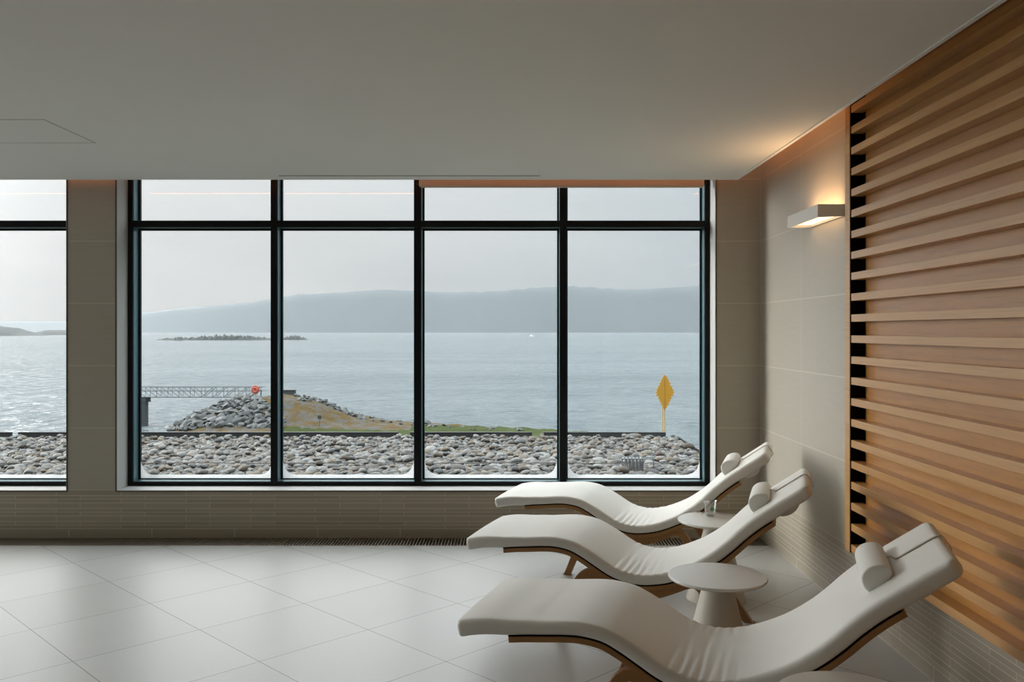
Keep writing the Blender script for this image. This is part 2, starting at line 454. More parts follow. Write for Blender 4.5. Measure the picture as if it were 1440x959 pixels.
# windows -----------------------------------------------------------
YF = 6.526; YG = 6.635
def window(name, x0, x1, label):
    w = struct(empty(name, ((x0 + x1) / 2, YF, SILL)), label, 'window')
    inv = Matrix.Translation(-Vector(w.location))
    def put(mb, nm, m, **k):
        mb.v = [tuple(Vector(q) - Vector(w.location)) for q in mb.v]
        return mb.build(nm, m, w, **k)
    fw = .040
    b = MB()
    b.box(x0, x0 + fw, YF, YF + .16, SILL, WTOP); b.box(x1 - fw, x1, YF, YF + .16, SILL, WTOP)
    b.box(x0 + fw, x1 - fw, YF, YF + .16, SILL, SILL + .034); b.box(x0 + fw, x1 - fw, YF, YF + .16, WTOP - .05, WTOP)
    put(b, 'frame', M['frame'])
    pit = (x1 - x0) / 4
    cs = [x0 + pit * k for k in range(1, 4)]
    if name == 'window_1': cs = [-1.774, -.702, .381]
    for c in cs:
        b = MB(); b.box(c - .024, c + .024, YF, YF + .16, SILL + .034, WTOP - .05); put(b, 'mullion', M['frame'])
    xs = [x0 + fw] + cs + [x1 - fw]
    zt0, zt1 = 2.273, 2.319
    b = MB()
    for k in range(4):
        a = xs[k] + (.024 if k else 0); c = xs[k + 1] - (.024 if k < 3 else 0)
        b.box(a, c, YF, YF + .16, zt0, zt1)
    put(b, 'transom', M['frame'])
    for k in range(4):
        a = xs[k] + (.024 if k else 0); c = xs[k + 1] - (.024 if k < 3 else 0)
        for z0, z1 in ((SILL + .034, zt0), (zt1, WTOP - .05)):
            # casement depth lined in teal for the reflected sky, dark glazing bead, glass
            b = MB(); e = .003
            b.box(a, a + e, YF + .012, YG - .012, z0, z1); b.box(c - e, c, YF + .012, YG - .012, z0, z1)
            b.box(a + e, c - e, YF + .012, YG - .012, z0, z0 + e); b.box(a + e, c - e, YF + .012, YG - .012, z1 - e, z1)
            put(b, 'sky_tint_lining', M['lining'])
            b = MB(); g = .016
            b.box(a, a + g, YG - .012, YG + .012, z0, z1); b.box(c - g, c, YG - .012, YG + .012, z0, z1)
            b.box(a + g, c - g, YG - .012, YG + .012, z0, z0 + .010); b.box(a + g, c - g, YG - .012, YG + .012, z1 - g, z1)
            put(b, 'glazing_bead', M['frame'])
            b = MB(); b.box(a + g, c - g, YG - .003, YG + .003, z0 + .010, z1 - g)
            p = put(b, 'pane', M['pane'])
            if z0 < 1:
                # misted rim of the sealed glass: a low band that sweeps up at both corners
                xa, xb, zb = a + g + .001, c - g - .001, z0 + .011
                n = 48; top = []
                for q in range(n + 1):
                    t = q / n; x = xa + (xb - xa) * t
                    d = min(x - xa, xb - x); rr = .10
                    hgt = .026 + (rr * (1 - math.sqrt(max(0, 1 - (1 - d / rr) ** 2))) if d < rr else 0)
                    hgt += .004 * noise.noise((x * 9, 0, 3))
                    top.append((x, hgt))
                b = MB(); vs = []; fs = []
                for x, hgt in top: vs += [(x, YG - .0045, zb), (x, YG - .0045, zb + hgt), (x, YG - .0035, zb), (x, YG - .0035, zb + hgt)]
                for q in range(n):
                    o = q * 4; fs += [(o, o + 4, o + 5, o + 1), (o + 2, o + 3, o + 7, o + 6), (o + 1, o + 5, o + 7, o + 3), (o, o + 2, o + 6, o + 4)]
                b.add(vs, fs); put(b, 'condensation', M['frost'])
    return w
window('window_1', *W1, 'black framed window of four tall panes facing the sea')
window('window_2', *W2, 'black framed window cut by the photo edge beyond the tiled pillar')

# beige blind box under the ceiling, over two panes
b = MB()
b.box(-.680, 1.405, 6.40, 6.47, 2.560, 2.70); 
b.box(-.672, 1.398, 6.415, 6.455, 2.552, 2.560)
bl = b.build('roller_blind', M['blind'], bevel=.002)
tag(bl, 'beige rolled-up blind along the top of two window panes', 'blind')
for x in (-.706, 1.405):
    b = MB(); b.box(x, x + .026, 6.41, 6.46, 2.575, 2.70); b.build('bracket', M['frame'], bl)

# ceiling slot and access panel
b = MB(); b.box(-1.579, .194, 5.979, 5.991, CEIL - .0015, CEIL + .0005); b.box(-1.592, -1.581, 5.980, 5.990, CEIL - .003, CEIL)
tag(b.build('air_slot', M['black']), 'thin dark air slot in the ceiling above the window', 'vent')
r = tag(empty('access_panel', (-2.62, 4.665, CEIL)), 'flush square access hatch in the white ceiling', 'hatch')
b = MB(); b.box(-.268, .268, -.268, .268, -.0010, .0)
b.build('hatch_door', M['plaster'], r, bevel=.001)
b = MB()
for x0, x1, y0, y1 in ((-.275, -.270, -.275, .275), (.270, .275, -.275, .275), (-.27, .27, -.275, -.270), (-.27, .27, .270, .275)): b.box(x0, x1, y0, y1, -.0016, 0)
b.build('hatch_gap', M['gap'], r)

# trench grille along the foot of the wall
r = tag(empty('floor_grille', (-3, 6.23, 0)), 'dark metal trench grille along the foot of the tiled wall', 'grille')
x0, x1 = XL + .05, XW - .004
b = MB(); b.box(x0 + 3, x1 + 3, -.118, .119, -.118, -.10); b.build('channel', M['black'], r)
b = MB(); q = x0
while q < x1 - .01:
    b.box(q + 3, q + .009 + 3, -.108, .112, -.045, -.001); q += .0222
b.build('bar_grid', M['grille'], r)
b = MB(); b.box(x0 + 3, x1 + 3, -.119, -.108, -.06, .001); b.box(x0 + 3, x1 + 3, .112, .119, -.06, .001)
b.build('frame', M['grille'], r)

# ------------------------------------------------------------------ wooden slat panel
r = tag(empty('slat_panel', (1.76, 2.0, .38)), 'tall cherry wood panel of horizontal slats on the tiled wall', 'wall panel')
off = Vector((-1.76, -2.0, -.38))
def putp(mb, nm, m, par, **k):
    mb.v = [tuple(Vector(q) + off) for q in mb.v]
    return mb.build(nm, m, par, **k)
PITCH, Z0, SH = .1059, .380, .037
Y1, Y0 = 4.444, -.6
b = MB()
for k in range(23):
    z = Z0 + PITCH * k
    b.box(1.720, 1.7825, Y0, Y1, z, z + SH)
putp(b, 'slat_rack', M['slat'], r, bevel=.0012)
b = MB(); b.box(1.7825, 1.7985, Y0, Y1 - .03, Z0 - .002, SLAB - .02)
putp(b, 'backing_board', M['backing'], r)
b = MB(); b.box(1.715, 1.7985, Y1 + .006, Y1 + .068, Z0 - .008, SLAB - .02)
putp(b, 'end_post', M['slat'], r, bevel=.002)
b = MB(); b.box(1.718, 1.7985, Y1, Y1 + .006, Z0 - .004, SLAB - .02); b.box(1.790, 1.7985, Y1 - .03, Y1, Z0 - .004, SLAB - .02)  # black boards put in as the shadow beside the end post
putp(b, 'shade_liner', M['liner_shade'], r)

# LED strip lying on the ceiling board inside the cove
b = MB(); b.box(XC - .05, XC - .02, 4.5, YC - .05, CEIL + .056, CEIL + .066); b.box(-7, XC - .05, YC - .05, YC - .025, CEIL + .056, CEIL + .066)
led = b.build('cove_light', M['led']); tag(led, 'warm light strip in the gap beside the ceiling edge', 'light strip')

# wall lamp ----------------------------------------------------------
r = tag(empty('wall_lamp', (XW, 5.0, 2.15)), 'white box-shaped wall lamp on the tiles beside the wooden slats', 'wall lamp')
b = MB()
ya, yb = -.26, .26
# shell: front plate leaning outwards, two end plates, back plate, shelf in the middle
def prism(mb, poly, y0, y1):
    n = len(poly)
    vs = [(x, y0, z) for x, z in poly] + [(x, y1, z) for x, z in poly]
    fs = [tuple(range(n))[::-1], tuple(range(n, 2 * n))] + [(k, (k + 1) % n, n + (k + 1) % n, n + k) for k in range(n)]
    mb.add(vs, fs)
prism(b, [(-.146, .035), (-.138, .035), (-.138, -.035), (-.146, -.035)], ya, yb)
for y in (ya, yb - .008): prism(b, [(-.138, .035), (0, .035), (0, -.030), (-.138, -.035)], y, y + .008)
prism(b, [(-.008, .035), (-.001, .035), (-.001, -.03), (-.008, -.03)], ya + .008, yb - .008)
prism(b, [(-.138, .004), (-.008, .004), (-.008, -.004), (-.138, -.004)], ya + .008, yb - .008)
b.build('lamp_shell', M['lamp_white'], r, bevel=.001)
b = MB(); b.box(-.110, -.03, ya + .03, yb - .03, .0042, .010); b.build('upper_diffuser', M['lamp_up'], r)
b = MB(); b.box(-.130, -.015, ya + .02, yb - .02, -.018, -.0045); b.build('lower_diffuser', M['lamp_down'], r)

# ------------------------------------------------------------------ loungers
BOT = [(0, .388), (.07, .404), (.13, .411), (.19, .416), (.25, .424), (.32, .431), (.40, .439), (.46, .440), (.53, .429), (.59, .402), (.655, .364),
       (.717, .328), (.77, .307), (.83, .294), (.89, .291), (.966, .301), (1.03, .318), (1.10, .346), (1.17, .382), (1.25, .437), (1.31, .489), (1.367, .545),
       (1.425, .595), (1.485, .639), (1.55, .684), (1.609, .724), (1.662, .762)]
THK = [(0, .060), (.12, .057), (.3, .046), (.5, .046), (.65, .050), (.9, .047), (1.2, .052), (1.4, .055), (1.7, .060)]
CW = .58
curve = spline([(x, 0, z) for x, z in BOT], 260)
def frame_at(i):
    t = (curve[min(i + 1, len(curve) - 1)] - curve[max(i - 1, 0)]).normalized()
    return curve[i], t, Vector((-t.z, 0, t.x))
CREASE = [(.735, .0060, .30, .9), (.772, .0085, .42, .9), (.812, .0070, .30, .8), (.845, .0085, .5, .7), (.892, .0055, .34, .6), (.935, .006, .40, .5), (.985, .004, .25, .5)]
def crease(s, v):
    d = 0
    for sc, dep, reach, sl in CREASE:
        ss = sc + .022 * sl * (v / CW) + .0035 * math.sin(v * 14 + sc * 90)
        w = .0075 + .010 * (v / CW)
        e = math.exp(-((s - ss) / w) ** 2) - .55 * math.exp(-((s - ss - .016) / .010) ** 2)
        fall = max(0, 1 - (v / CW) / reach / 1.5) ** .8 * min(1, v / .03) + .75 * max(0, 1 - (CW - v) / .14) * min(1, (CW - v) / .02)
        d += -.8 * dep * e * fall
    return d
def mattress_mesh():
    b = MB(); rings = []
    n = len(curve)
    for i in range(n):
        p, t, nr = frame_at(i)
        th = interp(p.x, THK)
        d0 = (p - curve[0]).length; d1 = (curve[-1] - p).length
        ins = 0.0
        for d, rc in ((d0, .020), (d1, .034)):
            if d < rc: ins = max(ins, rc - math.sqrt(max(0, rc * rc - (rc - d) ** 2)))
        ring = []
        rc = .020
        hw0, hw1, h0, h1 = ins * .9, CW - ins * .9, ins * .55, th - ins * .55
        r_ = min(rc, (h1 - h0) / 2 * .95)
        # bottom v0->v1, right corner, top v1->v0, left corner
        def corner(cv, ch, a0, a1, rr, k=5):
            for q in range(k + 1):
                a = R(a0 + (a1 - a0) * q / k)
                ring.append((cv + rr * math.cos(a), ch + rr * math.sin(a)))
        rb = min(.012, r_)
        corner(hw1 - rb, h0 + rb, -90, 0, rb, 3)
        corner(hw1 - r_, h1 - r_, 0, 90, r_)
        K = 22
        for q in range(1, K): ring.append((hw1 - r_ + (hw0 + r_ - hw1 + r_) * q / K, h1))
        corner(hw0 + r_, h1 - r_, 90, 180, r_)
        corner(hw0 + rb, h0 + rb, 180, 270, rb, 3)
        out = []
        for v, h in ring:
            if h > th * .55:
                k = min(1, (h - th * .55) / (th * .35))
                h += k * (.005 * math.sin(math.pi * min(1, max(0, v / CW))) + crease(p.x, v))
            q = p + nr * h
            out.append((q.x, v, q.z))
        rings.append(out)
    b.loft(rings)
    return b
def band(mb, i0, i1, lo, hi, v0, v1, lofn=None, step=2):
    rings = []
    for i in list(range(i0, i1, step)) + [i1]:
        p, t, nr = frame_at(i)
        l = lofn(p.x) if lofn else lo
        a, c = p + nr * l, p + nr * hi
        rings.append([(a.x, v0, a.z), (a.x, v1, a.z), (c.x, v1, c.z), (c.x, v0, c.z)])
    mb.loft(rings)
def idx(s): return min(range(len(curve)), key=lambda i: abs(curve[i].x - s))
def leg_path(pts, v0, v1, th, n=40):
    b = MB(); P = spline([(x, 0, z) for x, z in pts], n); rings = []
    for i, p in enumerate(P):
        t = (P[min(i + 1, n - 1)] - P[max(i - 1, 0)]).normalized(); nr = Vector((-t.z, 0, t.x))
        h = (interp(i / (n - 1), th) if isinstance(th, list) else th) / 2
        a, c = p + nr * h, p - nr * h
        a.z = max(a.z, 0.0005); c.z = max(c.z, 0.0005)
        rings.append([(a.x, v0, a.z), (a.x, v1, a.z), (c.x, v1, c.z), (c.x, v0, c.z)])
    b.loft(rings); return b
def make_lounger():
    r = empty('lounger')
    mattress_mesh().build('mattress', M['leather'], r, smooth=True, angle=60)
    b = MB(); band(b, idx(.192), idx(1.475), -.006, .004, .008, CW - .008); b.build('shade_gap', M['black'], r)  # black strip stands in for the shade between mattress and shell
    b = MB(); band(b, idx(.190), idx(1.478), -.026, -.006, .004, CW - .004); b.build('shell', M['bentwood'], r, smooth=True, angle=40, bevel=.002)
    foot = [(.440, -.03), (.462, .02), (.535, .205), (.562, .268), (.592, .304), (.628, .316), (.675, .300), (.740, .267), (.800, .247), (.870, .243), (.955, .252)]
    head = [(.955, .252), (1.00, .268), (1.055, .290), (1.098, .307), (1.130, .309), (1.158, .292), (1.185, .252), (1.335, .02), (1.368, -.03)]
    for v0 in (.030, CW - .074):
        leg_path(foot, v0, v0 + .044, [(0, .038), (.5, .040), (.8, .050), (1, .052)]).build('leg', M['bentwood'], r, smooth=True, angle=40, bevel=.003)
        leg_path(head, v0, v0 + .044, [(0, .052), (.3, .042), (1, .038)]).build('leg', M['bentwood'], r, smooth=True, angle=40, bevel=.003)
    for s, z in ((.835, .243), (1.06, .283)):
        b = MB(); b.box(s - .02, s + .02, .072, CW - .072, z - .012, z + .012); b.build('crossbar', M['bentwood'], r, bevel=.002)
    # neck roll held by a strap over the head end
    prof = [(1.394, .637), (1.377, .655), (1.368, .680), (1.372, .703), (1.388, .722), (1.412, .733), (1.440, .735), (1.459, .724), (1.463, .704), (1.448, .684), (1.425, .662)]
    cl = spline([(x, 0, z) for x, z in prof + [prof[0]]], 37)[:-1]
    cc = sum((Vector(q) for q in cl), Vector()) / len(cl)
    b = MB(); rings = []; va, vb = .135, .475
    for k in range(15):
        if k < 5: v, sc = va + .012 * (1 - math.cos(R(90 * k / 4))), .86 + .14 * math.sin(R(90 * k / 4))
        elif k < 10: v, sc = va + .012 + (vb - va - .024) * (k - 4) / 6, 1 + .015 * math.sin((k - 4) / 6 * math.pi)
        else: v, sc = vb - .012 * (1 - math.cos(R(90 * (14 - k) / 4))), .86 + .14 * math.sin(R(90 * (14 - k) / 4))
        rings.append([(cc.x + (q.x - cc.x) * sc, v, cc.z + (q.z - cc.z) * sc) for q in cl])
    b.loft(rings); pil = b.build('neck_pillow', M['leather'], r, smooth=True, angle=50)
    top = []
    for s in (1.49, 1.53, 1.57, 1.61):
        p, t, nr = frame_at(idx(s)); q = p + nr * (interp(s, THK) + .0085); top.append((q.x, q.z))
    p, t, nr = frame_at(len(curve) - 1); th = interp(p.x, THK)
    e1 = p + nr * (th + .003) - t * .004; e2 = p + nr * (th * .55) + t * .004; e3 = p - nr * .004 - t * .006
    pts = [(1.458, .722), (1.472, .728)] + top[1:] + [(e1.x, e1.z), (e2.x, e2.z), (e3.x, e3.z)]
    for s in (1.60, 1.57): 
        p, t, nr = frame_at(idx(s)); q = p - nr * .006; pts.append((q.x, q.z))
    P = spline([(x, 0, z) for x, z in pts], 60); b = MB(); rings = []
    for i, p in enumerate(P):
        t = (P[min(i + 1, 59)] - P[max(i - 1, 0)]).normalized(); nr = Vector((-t.z, 0, t.x)) * .0016
        a, c = p + nr, p - nr; v0, v1 = .291, .305
        rings.append([(a.x, v0, a.z), (a.x, v1, a.z), (c.x, v1, c.z), (c.x, v0, c.z)])
    b.loft(rings); b.build('strap', M['strap'], pil, smooth=True, angle=40)
    # soft counterweight pouch hanging from the strap under the head end
    b = MB(); rings = []; i0, i1 = idx(1.492), idx(1.60)
    for i in range(i0, i1 + 1):
        p, t, nr = frame_at(i); f = (i - i0) / (i1 - i0); sg = .004 + .030 * math.sin(math.pi * f) ** .7
        a = p - nr * sg
        cc_ = p - nr * .001
        v0, v1 = .10, CW - .10
        rings.append([(cc_.x, v0, cc_.z), (a.x, v0 + .012, a.z), (a.x, v1 - .012, a.z), (cc_.x, v1, cc_.z)])
    b.loft(rings); b.build('counterweight_pouch', M['leather'], pil, smooth=True, angle=50)
    return r
TH = R(18)
lg = make_lounger()
spots = [((-.105, 5.49), 'cream wave-shaped lounger standing closest to the window sill'),
         ((-.228, 4.43), 'cream wave-shaped lounger in the middle, between the two cone-footed tables'),
         ((-.197, 3.17), 'cream wave-shaped lounger whose head end stands before the wooden slats')]
allL = [lg] + [copy_tree(lg) for _ in range(2)]
for o, ((x, y), lab) in zip(allL, spots):
    o.location = (x, y, 0); o.rotation_euler = (0, 0, -TH)
    tag(o, lab, 'lounger', 'loungers lined up in front of the window')

# ------------------------------------------------------------------ side tables
def make_table():
    r = empty('side_table')
    b = MB(); b.lathe([(.0, .430), (.200, .430), (.2075, .4325), (.210, .437), (.2095, .442), (.207, .445), (0, .445)], 96)
    b.v = b.v; b.build('table_top', M['tabletop'], r, smooth=True, angle=50)
    b = MB(); b.lathe([(0, 0), (.162, 0), (.165, .004), (.163, .012), (.058, .424), (.064, .430), (0, .430)], 72)
    b.build('pedestal', M['tablefoot'], r, smooth=True, angle=40)
    return r
tb = make_table()
tspots = [((1.14, 4.90), 'round white side table with a drinking glass on it'),
          ((.887, 3.78), 'round white side table with nothing on its top, beside the middle lounger'),
          ((.968, 2.51), 'round white side table cut off by the bottom edge of the photo')]
allT = [tb] + [copy_tree(tb) for _ in range(2)]
for o, ((x, y), lab) in zip(allT, tspots):
    o.location = (x, y, 0); tag(o, lab, 'table', 'cone-footed side tables between the loungers')

# drinking glass
r = empty('drinking_glass', (1.128, 4.985, .4453))
tag(r, 'small clear tumbler with a green mark on the round side table', 'glass')
b = MB(); b.lathe([(0, 0), (.025, 0), (.0265, .002), (.0385, .086), (.0395, .088), (.0375, .0885), (.0365, .086), (.0247, .006), (0, .005)], 48)
b.build('glass_wall', M['tumbler'], r, smooth=True, angle=40)
b = MB(); rings = []
for z in (.036, .043, .050, .056):
    rr = .0265 + (.0385 - .0265) * z / .086 + .0004
    ring = []
    w = {.036: .20, .043: .34, .050: .34, .056: .18}[z]
    for k in range(9):
        a = R(-90 + 8) + w * (k - 4) / 4
        ring.append((rr * math.cos(a), rr * math.sin(a), z))
    for k in range(8, -1, -1):
        a = R(-90 + 8) + w * (k - 4) / 4
        ring.append(((rr + .0003) * math.cos(a), (rr + .0003) * math.sin(a), z))
    rings.append(ring)
b.loft(rings); b.build('printed_mark', M['print'], r)

# ------------------------------------------------------------------ outside: pebble roof
RX, RY = 2.36, 12.47
b = MB(); b.box(-12, RX + .03, YO, RY + .05, -.35, -.045)
struct(b.build('roof_terrace', M['roofbed']), 'flat roof under the pebbles', 'roof')
for x0, x1, lab in ((-12, -7.125, 'dark roof edge strip cut off by the photo edge'),
                    (-7.03, -1.618, 'longest dark roof edge strip, in front of the rocky mound'),
                    (-1.452, .285, 'dark roof edge strip in front of the green grass'),
                    (.45, 2.19, 'dark roof edge strip ending at the yellow marker post')):
    b = MB(); b.box(x0, x1, RY, RY + .03, -.05, .050); b.box(x0, x1, RY - .012, RY + .04, .050, .056)
    tag(b.build('roof_edge_strip', M['roofedge']), lab, 'roof edge', 'roof edge strips behind the pebbles')
b = MB(); b.box(RX, RX + .012, YO, RY + .03, -.05, -.004)
tag(b.build('roof_side_strip', M['roofedge']), 'dark low edge strip on the side of the pebble roof', 'roof edge')

import bmesh
def ico(sub):
    bm = bmesh.new(); bmesh.ops.create_icosphere(bm, subdivisions=sub, radius=1)
    v = [tuple(x.co) for x in bm.verts]; f = [tuple(q.index for q in p.verts) for p in bm.faces]; bm.free(); return v, f
I1, I2, I3 = ico(1), ico(2), ico(3)
def lump(base, seed, amp, fr=1.3):
    out = []
    for q in base[0]:
        p = Vector(q); k = 1 + amp * noise.noise(p * fr + Vector((seed * 7.3, seed * 3.1, seed)))
        out.append(p * k)
    return out
pebs = []
dy = .053; y = 6.92; rowk = 0
while y < RY - .03:
    dx = .066; x = max(-9.5, -.62 * y - .3) + (dx / 2 if rowk % 2 else 0)
    while x < RX - .03:
        sz = rnd.choice((.024, .028, .032, .035, .038, .041, .046)) * rnd.uniform(.9, 1.12)
        if rnd.random() < .03: sz *= 1.5
        pebs.append((min(RX - .05, x + rnd.uniform(-.026, .026)), min(RY - .05, y + rnd.uniform(-.022, .022)), sz, rnd.choices(range(6), PEBW)[0]))
        x += dx
    y += dy; rowk += 1
# a second scatter lying on top of the first
for k in range(900):
    yy = rnd.uniform(8.6, RY - .08); xx = rnd.uniform(-.6 * yy, RX - .08)
    pebs.append((xx, yy, rnd.uniform(.028, .050), rnd.choices(range(6), PEBW)[0]))
def px(x, y): return 720 + FPX * x / y
def seen(x, y):
    p = px(x, y)
    return y > 9.12 and (2 < p < 92 or 200 < p < 377 or 399 < p < 581 or 598 < p < 783 or 800 < p < 982)
protos = []
for k in range(8):
    me = bpy.data.meshes.new('pebble'); me.from_pydata(lump(I2, k + 1, .22), [], I2[1])
    me.polygons.foreach_set('use_smooth', [True] * len(me.polygons)); protos.append(me)
pmesh = {}
def peb_mesh(k, m):
    if (k, m) not in pmesh:
        c = protos[k].copy(); c.materials.append(PEB[m]); pmesh[(k, m)] = c
    return pmesh[(k, m)]
def pose(sz, z0):
    a, fl = rnd.uniform(1.0, 1.55), rnd.uniform(.50, .75)
    rot = (rnd.uniform(-.3, .3), rnd.uniform(-.3, .3), rnd.uniform(0, 6.28))
    return (sz * a, sz, sz * fl), rot, z0 + sz * fl * .75 + rnd.uniform(-.004, .008)
ind = sorted([i for i, q in enumerate(pebs) if seen(q[0], q[1])], key=lambda i: -pebs[i][2] / pebs[i][1] ** 2)[:298]
indset = set(ind)
NG = len(pebs) - 900
b = MB()
import numpy as np
for i, (x, y, sz, m) in enumerate(pebs):
    z0 = -.045 if i < NG else -.008
    sc, rot, z = pose(sz, z0)
    if i in indset:
        o = bpy.data.objects.new('pebble', peb_mesh(rnd.randrange(8), m)); C.objects.link(o)
        o.location = (x, y, z); o.scale = sc; o.rotation_euler = rot
        tag(o, 'larger rounded pebble lying among the pebbles on the roof', 'pebble', 'larger pebbles on the roof')
    else:
        mt = Matrix.LocRotScale(Vector((x, y, z)), __import__('mathutils').Euler(rot), Vector(sc))
        base = I2 if (9.0 < y < 11.0) else I1
        b.add([mt @ q for q in lump(base, i % 41, .2)], base[1], m)
me = b.build('pebbles', PEB, smooth=True, angle=180)
tag(me, 'bed of grey and tan rounded pebbles covering the flat roof', 'pebbles', kind='stuff')
for x, y, sz, mi, lab in ((2.235, 11.10, .066, 4, 'large dark pebble lying at the side edge of the roof'), (1.165, 9.20, .062, 4, 'round brown pebble beside the ribbed drain guard')):
    o = bpy.data.objects.new('pebble', peb_mesh(3, mi)); C.objects.link(o); o.location = (x, y, .035); o.scale = (sz * 1.15, sz, sz * .72); tag(o, lab, 'pebble')
# cable across the pebbles, drain guard
b = MB(); pts = [(-9 + .25 * k, 9.52 + .006 * math.sin(k * 1.7), .062 + .003 * math.sin(k * .9)) for k in range(46)]
b.tube([p for p in pts if p[0] < 2.34], .0045, 6)
tag(b.build('cable', M['cable'], smooth=True), 'thin dark wire running straight across the pebbles', 'cable')
r = tag(empty('drain_guard', (1.30, 9.42, .0)), 'small ribbed metal guard standing in the pebbles', 'drain guard')
for k in range(6):
    b = MB(); x = -.105 + k * .038
    b.tube([(x, -.06, .0), (x, -.06, .105), (x + .002, -.045, .125), (x, .045, .125), (x, .06, .105), (x, .06, 0)], .0095, 8)
    b.build('rib', M['steel'], r, smooth=True)
for y in (-.05, .05):
    b = MB(); b.tube([(-.16, y, .130), (.235, y, .130)], .006, 8); b.build('top_rod', M['steel'], r, smooth=True)
b = MB(); b.tube([(.215, -.055, 0), (.215, -.055, .126)], .006, 8); b.tube([(.10, -.055, 0), (.10, -.055, .126)], .006, 8); b.build('post', M['steel'], r)

# ------------------------------------------------------------------ outside: sea, headland
SEA = -8.5
b = MB(); b.box(-6000, 6000, 16, 9000, SEA - 1, SEA)
sea = struct(b.build('sea', M['sea']), 'choppy grey sea reaching to the hills', 'sea')
CREST = [(-40, -11.5), (-37.5, -9.6), (-35.6, -8.65), (-34.2, -7.8), (-31.4, -6.34), (-29.1, -5.65), (-26.5, -5.35), (-23.9, -5.15), (-21.6, -5.45),
         (-19.8, -5.8), (-17.9, -6.7), (-16.4, -7.3), (-13.4, -7.75), (-10.4, -8.05), (-4, -8.2), (2, -8.25), (6.4, -8.35), (9, -9.3), (12, -11)]
SHORE = [(-40, 92), (-16, 92), (-10, 91.5), (-5.8, 90.5), (-1.5, 88.5), (4.3, 86.6), (7.0, 84.5), (9, 80), (11, 62), (14, 50)]
def sm(t): t = min(1, max(0, t)); return t * t * (3 - 2 * t)
def land(x, y):
    c = interp(x, CREST); flat = -8.2
    edge = interp(x, [(-40, -12), (-35, -10.0), (-31.5, -8.75), (-28.5, -8.25), (-20, -8.2), (12, -8.2), (14.5, -9.4), (18, -12)])
    ys = interp(x, SHORE)
    f = sm((y - 83.2) / 8.3)
    z = min(flat, edge) * (1 - f) + c * f
    if x > 6.4 and y < 83: z = edge
    z += .22 * noise.noise((x * .6, y * .6, 1)) * (1 if y > 82.5 else .3) + .10 * noise.noise((x * 1.9, y * 1.9, 4))
    if y > ys: z -= (y - ys) * .55 + max(0, (y - ys - 3)) * .5
    return z
b = MB(); nx, ny = 180, 130
vs = []; fs = []
for j in range(ny):
    y = 30 + (83 - 30) * j / 40 if j < 40 else 83 + (104 - 83) * (j - 40) / (ny - 41)
    for i in range(nx):
        x = -42 + 62 * i / (nx - 1)
        z = land(x, y)
        if y < 80: z = min(z, -8.2 + .2)
        vs.append((x, y, z))
for j in range(ny - 1):
    for i in range(nx - 1): fs.append((j * nx + i, j * nx + i + 1, (j + 1) * nx + i + 1, (j + 1) * nx + i))
b.add(vs, fs)
o = b.build('headland', M['land'], smooth=True, angle=180)
struct(o, 'low grassy headland with dry golden and green grass by the sea', 'headland')
def hit(pxx, pyy):
    y = 82.0
    while y < 100:
        x = (pxx - 720) / FPX * y; z = EYE - (pyy - 465) / FPX * y
        if z <= land(x, y): return Vector((x, y, land(x, y)))
        y += .05
    return None
def in_poly(x, y, poly):
    c = False; j = len(poly) - 1
    for i in range(len(poly)):
        xi, yi = poly[i]; xj, yj = poly[j]
        if (yi > y) != (yj > y) and x < (xj - xi) * (y - yi) / (yj - yi) + xi: c = not c
        j = i
    return c
rprotos = []
for k in range(7):
    q = [Vector((p.x, p.y, p.z)) for p in lump(I3, k + 31, .55, 1.1)]
    # chip flat facets off the lump
    for a in range(7):
        d = Vector((rnd.uniform(-1, 1), rnd.uniform(-1, 1), rnd.uniform(-.6, 1))).normalized(); lim = rnd.uniform(.55, .78)
        q = [p - d * max(0, p.dot(d) - lim) for p in q]
    for m in ('rock', 'rockpale'):
        me = bpy.data.meshes.new('boulder'); me.from_pydata(q, [], I3[1]); me.materials.append(M[m])
        me.polygons.foreach_set('use_smooth', [True] * len(me.polygons)); me.set_sharp_from_angle(angle=R(28))
        rprotos.append(me)
def boulder(p, s, label, group):
    o = bpy.data.objects.new('boulder', rnd.choice(rprotos)); C.objects.link(o)
    o.location = p + Vector((0, 0, s * .15)); o.scale = (s * rnd.uniform(.9, 1.5), s, s * rnd.uniform(.55, .85))
    o.rotation_euler = (rnd.uniform(-.5, .5), rnd.uniform(-.5, .5), rnd.uniform(0, 6.28)); tag(o, label, 'rock', group)
poly = [(237, 606), (262, 590), (300, 571), (328, 561), (350, 557), (366, 560), (384, 575), (398, 590), (398, 602), (330, 600), (290, 600), (270, 604)]
n = 0; tries = 0; placed = []
while n < 190 and tries < 9000:
    tries += 1
    a, c = rnd.uniform(237, 398), rnd.uniform(556, 606)
    if not in_poly(a, c, poly): continue
    p = hit(a, c)
    if p is None: continue
    sz = rnd.uniform(.28, .62)
    if any((p - q).length < .62 * (sz + z) for q, z in placed): continue
    placed.append((p, sz)); boulder(p, sz, 'angular grey boulder piled on the slope below the gangway', 'boulders piled below the gangway'); n += 1
for k in range(60):
    a = rnd.uniform(418, 512); c = interp(a, [(418, 556), (455, 561), (480, 573), (512, 586)]) + rnd.uniform(.5, 6)
    p = hit(a, c)
    if p is not None: boulder(p, rnd.uniform(.14, .32), 'grey stone along the far shore edge of the mound', 'stones along the shore edge of the mound')
for k in range(34):
    a = rnd.uniform(520, 700); c = interp(a, [(520, 588), (580, 595), (640, 600), (700, 603)]) + rnd.uniform(-1, 3)
    p = hit(a, c)
    if p is not None: boulder(p, rnd.uniform(.12, .24), 'small stone on the low shore beside the green grass', 'small stones on the low shore')
